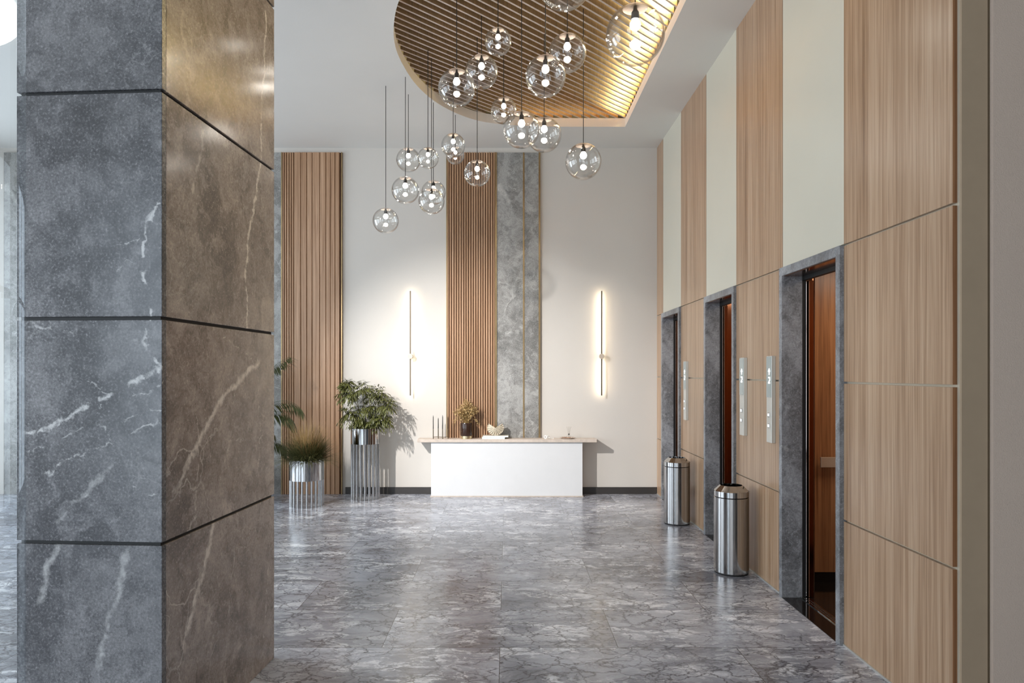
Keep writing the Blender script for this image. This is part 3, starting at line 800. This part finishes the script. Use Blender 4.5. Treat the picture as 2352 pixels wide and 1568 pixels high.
# ------------------------------------------------------------------ pendant globes
def inside(x, y):
    c = False; j = len(OUT)-1
    for i in range(len(OUT)):
        xi, yi = OUT[i]; xj, yj = OUT[j]
        if (yi > y) != (yj > y) and x < (xj-xi)*(y-yi)/(yj-yi)+xi: c = not c
        j = i
    return c
def globe_parts(d, root):
    R = d/2
    b = MB(); prof = []
    nv = 40
    a0 = .10
    for j in range(nv+1):
        a = a0+(PI-a0)*j/nv; prof.append((max(1e-4, R*math.sin(a)), R*math.cos(a)))
    b.lathe(prof, n=64); b.lathe([(x*.965, z*.965) for x, z in prof], n=64); b.build('glass_globe', M['globe'], root, weld=True)
    b = MB(); b.lathe([(.001, R*1.0)]+[(R*.985*math.sin(a), R*.985*math.cos(a)) for a in [.06+k*.065 for k in range(7)]], n=40); b.build('cap', M['capm'], root)
    b = MB(); b.lathe([(.0008, R*1.0), (R*.055, R*.99), (R*.07, R*.85), (R*.13, R*.76), (R*.14, R*.52), (0, R*.51)], n=24); b.build('socket', M['socket'], root)
    b = MB(); b.lathe([(.0005, R*.515), (R*.10, R*.51), (R*.17, R*.41), (R*.185, R*.33), (R*.155, R*.23), (R*.08, R*.165), (.0005, R*.15)], n=24); b.build('bulb', M['bulb'], root)
PEND = [  # px, py, width px, depth, label
 (886, 507, 60, 7.19, 'clear glass globe pendant hanging lowest, at the far left of the cluster'),
 (931, 437, 63, 6.97, 'clear glass globe pendant just above and right of the lowest globe'),
 (938, 367, 56, 7.41, 'clear glass globe pendant, left one of the touching pair over the pale wall'),
 (983, 363, 49, 6.63, 'small clear glass globe pendant, right one of the touching pair over the pale wall'),
 (991, 462, 60, 6.82, 'clear glass globe pendant, lower and nearer of two overlapping globes left of the wood slats'),
 (995.5, 442, 56, 7.63, 'clear glass globe pendant, upper and farther of two overlapping globes left of the wood slats'),
 (1041, 334, 55, 6.86, 'clear glass globe pendant, upper and larger of two overlapping at the wood slats\' top'),
 (1046, 357, 41, 8.0, 'smallest glass globe pendant, peeking from below another beside the top of the wood slats'),
 (1096, 398, 60, 6.4, 'clear glass globe pendant hanging alone in front of the narrow wood slats'),
 (1049, 202, 85, 5.6, 'large clear glass globe pendant, leftmost of those against the ceiling slats'),
 (1106, 165, 76, 6.0, 'clear glass globe pendant overlapping the right side of the leftmost ceiling-slat globe'),
 (1144, 96, 62, 5.7, 'small clear glass globe pendant in the dark middle of the ceiling slats, hanging high'),
 (1157, 254, 60, 6.7, 'small clear glass globe pendant at the pale cove edge above a touching pair'),
 (1198, 298, 84, 5.7, 'clear glass globe pendant, left one of the touching pair above the marble panel'),
 (1250, 310, 79, 6.3, 'clear glass globe pendant, right one of the touching pair above the marble panel'),
 (1253, 175, 93, 5.1, 'large clear glass globe pendant in the centre of the ceiling slats'),
 (1303, 122, 87, 5.6, 'large clear glass globe pendant up and right behind the central globe'),
 (1340, 371, 83, 5.9, 'clear glass globe pendant hanging alone at right over the plain pale wall'),
 (1459, 80, 136, 4.72, 'biggest clear glass globe pendant against the golden slats at the top right'),
 (1297, -45, 130, 4.75, 'clear glass globe pendant cut off by the top edge of the picture'),
]
for px, py, wpx, Y, lab in PEND:
    d = wpx*Y/1600; 
    # a sphere seen off-axis is drawn slightly wider than f*d/Y
    tx = ((px-1165)/1600); ty = ((855-py)/1600); d *= math.sqrt((1+ty*ty)/(1+tx*tx+ty*ty)) / math.sqrt(1+ty*ty) * math.sqrt(1+ty*ty)/math.sqrt(1+0*ty)
    x = tx*Y; z = EYE+ty*Y
    o = empty('globe_pendant', (x, Y, z), lab, 'pendant lamp', 'glass globe pendants')
    globe_parts(d, o)
    top = (FB+.02 if inside(x, Y) else CEIL)-z
    b = MB(); b.tube([(0, 0, d/2*.99), (0, 0, top)], .0032, 8); b.build('cord', M['cord'], o)

# ------------------------------------------------------------------ glass entrance drum on the left
gd_ = empty('curved_glass_door', (-1.74, .76, 0), 'curved clear glass wall of the entrance door at the far left edge', 'glass door')
b = MB(); 
def arc(R, a0, a1, n=60): return [(R*math.cos(a0+(a1-a0)*k/n), R*math.sin(a0+(a1-a0)*k/n)) for k in range(n+1)]
A = arc(1.0, math.radians(-10), math.radians(150))
b.add([(x, y, .0) for x, y in A]+[(x, y, 4.5) for x, y in A], [(k, k+1, len(A)+k+1, len(A)+k) for k in range(len(A)-1)], True)
b.build('curved_pane', M['doorglass'], gd_)
for deg in (60.5, 64.5, 68):
    a = math.radians(deg); b = MB(); b.tube([(.985*math.cos(a), .985*math.sin(a), 0), (.985*math.cos(a), .985*math.sin(a), 4.5)], .0035, 8); b.build('edge_profile', plain('glass_edge_metal', lin(150, 160, 160), .2, .7), gd_)
for zz in (1.79, 1.04):
    a = math.radians(64.5); b = MB(); c_ = Vector((.97*math.cos(a), .97*math.sin(a), zz)); b.box(c_.x-.006, c_.x+.006, c_.y-.006, c_.y+.006, zz-.006, zz+.006); b.build('clamp', M['steelpanel'], gd_, .001)

# round luminous skylight
b = MB(); b.lathe([(0, 0), (1.13, 0), (1.13, .03), (0, .03)], n=64, smooth=False)
sk = b.build('round_ceiling_light', emit('skylight_glow', (.86, .94, 1), 3.5)); sk.location = (-5.0, 5.2, CEIL-.035)
tag(sk, 'round bluish-white ceiling light at the top left corner behind the glass', 'ceiling light')

# ------------------------------------------------------------------ lights
def area_light(name, loc, to, sx, sy, e, col_, spread=None):
    L = bpy.data.lights.new(name, 'AREA'); L.shape = 'RECTANGLE'; L.size = sx; L.size_y = sy; L.energy = e; L.color = col_
    if spread: L.spread = spread
    o = bpy.data.objects.new(name, L); COL.objects.link(o); o.location = loc
    d = Vector(to)-Vector(loc); o.rotation_euler = d.to_track_quat('-Z', 'Y').to_euler(); return o
day = (.78, .89, 1.0)
for k, yc in enumerate((-.6, 3.7, 7.4)):
    area_light('daylight', (XL-.5, yc, 2.0), (0, yc, 2.0), 3.4 if k < 2 else 2.4, 3.7, 225, day)
area_light('daylight', (-5.0, YF-.5, 2.1), (-5.0, 5, 2.1), 3.2, 4, 210, (.76, .88, 1))
area_light('daylight', (-1.1, YF-.5, 2.1), (-1.1, 5, 2.1), 3.4, 4, 130, (.88, .94, 1))
# warm lamp tape above the cove edge
warm = (1, .76, .33)
area_light('cove_tape', (1.42+.12, 6.3, FB+.2), (0, 6.3, FB+.075), .03, 4.1, 1, warm)
bpy.data.objects['cove_tape'].rotation_euler = Matrix(((0, 0, 1), (1, 0, 0), (0, 1, 0))).to_euler()
o = bpy.data.objects['cove_tape']; o.data.size = 4.1; o.data.size_y = .05; o.data.spread = math.radians(120); o.data.energy = 240
z_ = Vector((1, 0, .05)).normalized(); x_ = Vector((0, 1, 0)); y_ = z_.cross(x_)
o.rotation_euler = Matrix((x_, y_, z_)).transposed().to_euler()
L = o.data.copy(); o2 = bpy.data.objects.new('cove_tape', L); COL.objects.link(o2); L.size = 1.8; L.energy = 95
z_ = Vector((0, 1, .05)).normalized(); x_ = Vector((1, 0, 0)); y_ = z_.cross(x_)
o2.rotation_euler = Matrix((x_, y_, z_)).transposed().to_euler(); o2.location = (.55, 8.48, FB+.2)
# accent spot hanging free at the left below the ceiling, no fixture
S = bpy.data.lights.new('accent_spot', 'SPOT'); S.energy = 1650; S.color = (1, .975, .95); S.shadow_soft_size = .06
S.spot_size = math.radians(52); S.spot_blend = 1
so = bpy.data.objects.new('accent_spot', S); COL.objects.link(so); so.location = (-3.3, 4.6, 3.65)
so.rotation_euler = (Vector((-.1, BACK, .75))-so.location).to_track_quat('-Z', 'Y').to_euler()

w = bpy.data.worlds.new('world'); SC.world = w; w.use_nodes = True
nt = w.node_tree; bg = nt.nodes['Background']
sky = nt.nodes.new('ShaderNodeTexSky'); sky.sky_type = 'HOSEK_WILKIE'; sky.turbidity = 4; sky.sun_direction = (-.6, -.5, .62)
nt.links.new(sky.outputs[0], bg.inputs[0]); bg.inputs[1].default_value = .3

cam = bpy.data.cameras.new('camera'); co_ = bpy.data.objects.new('camera', cam); COL.objects.link(co_)
co_.location = (0, 0, EYE); co_.rotation_euler = (PI/2, 0, 0)
cam.sensor_width = 36; cam.lens = 36*1600/2352; cam.shift_x = 11/2352; cam.shift_y = 71/2352; cam.clip_start = .05
SC.camera = co_
SC.view_settings.view_transform = 'Standard'; SC.view_settings.look = 'None'; SC.view_settings.gamma = 1; SC.view_settings.exposure = 0
SC.view_settings.use_curve_mapping = False
SC.cycles.use_denoising = True
SC.cycles.max_bounces = 10; SC.cycles.transparent_max_bounces = 40; SC.cycles.sample_clamp_indirect = 6
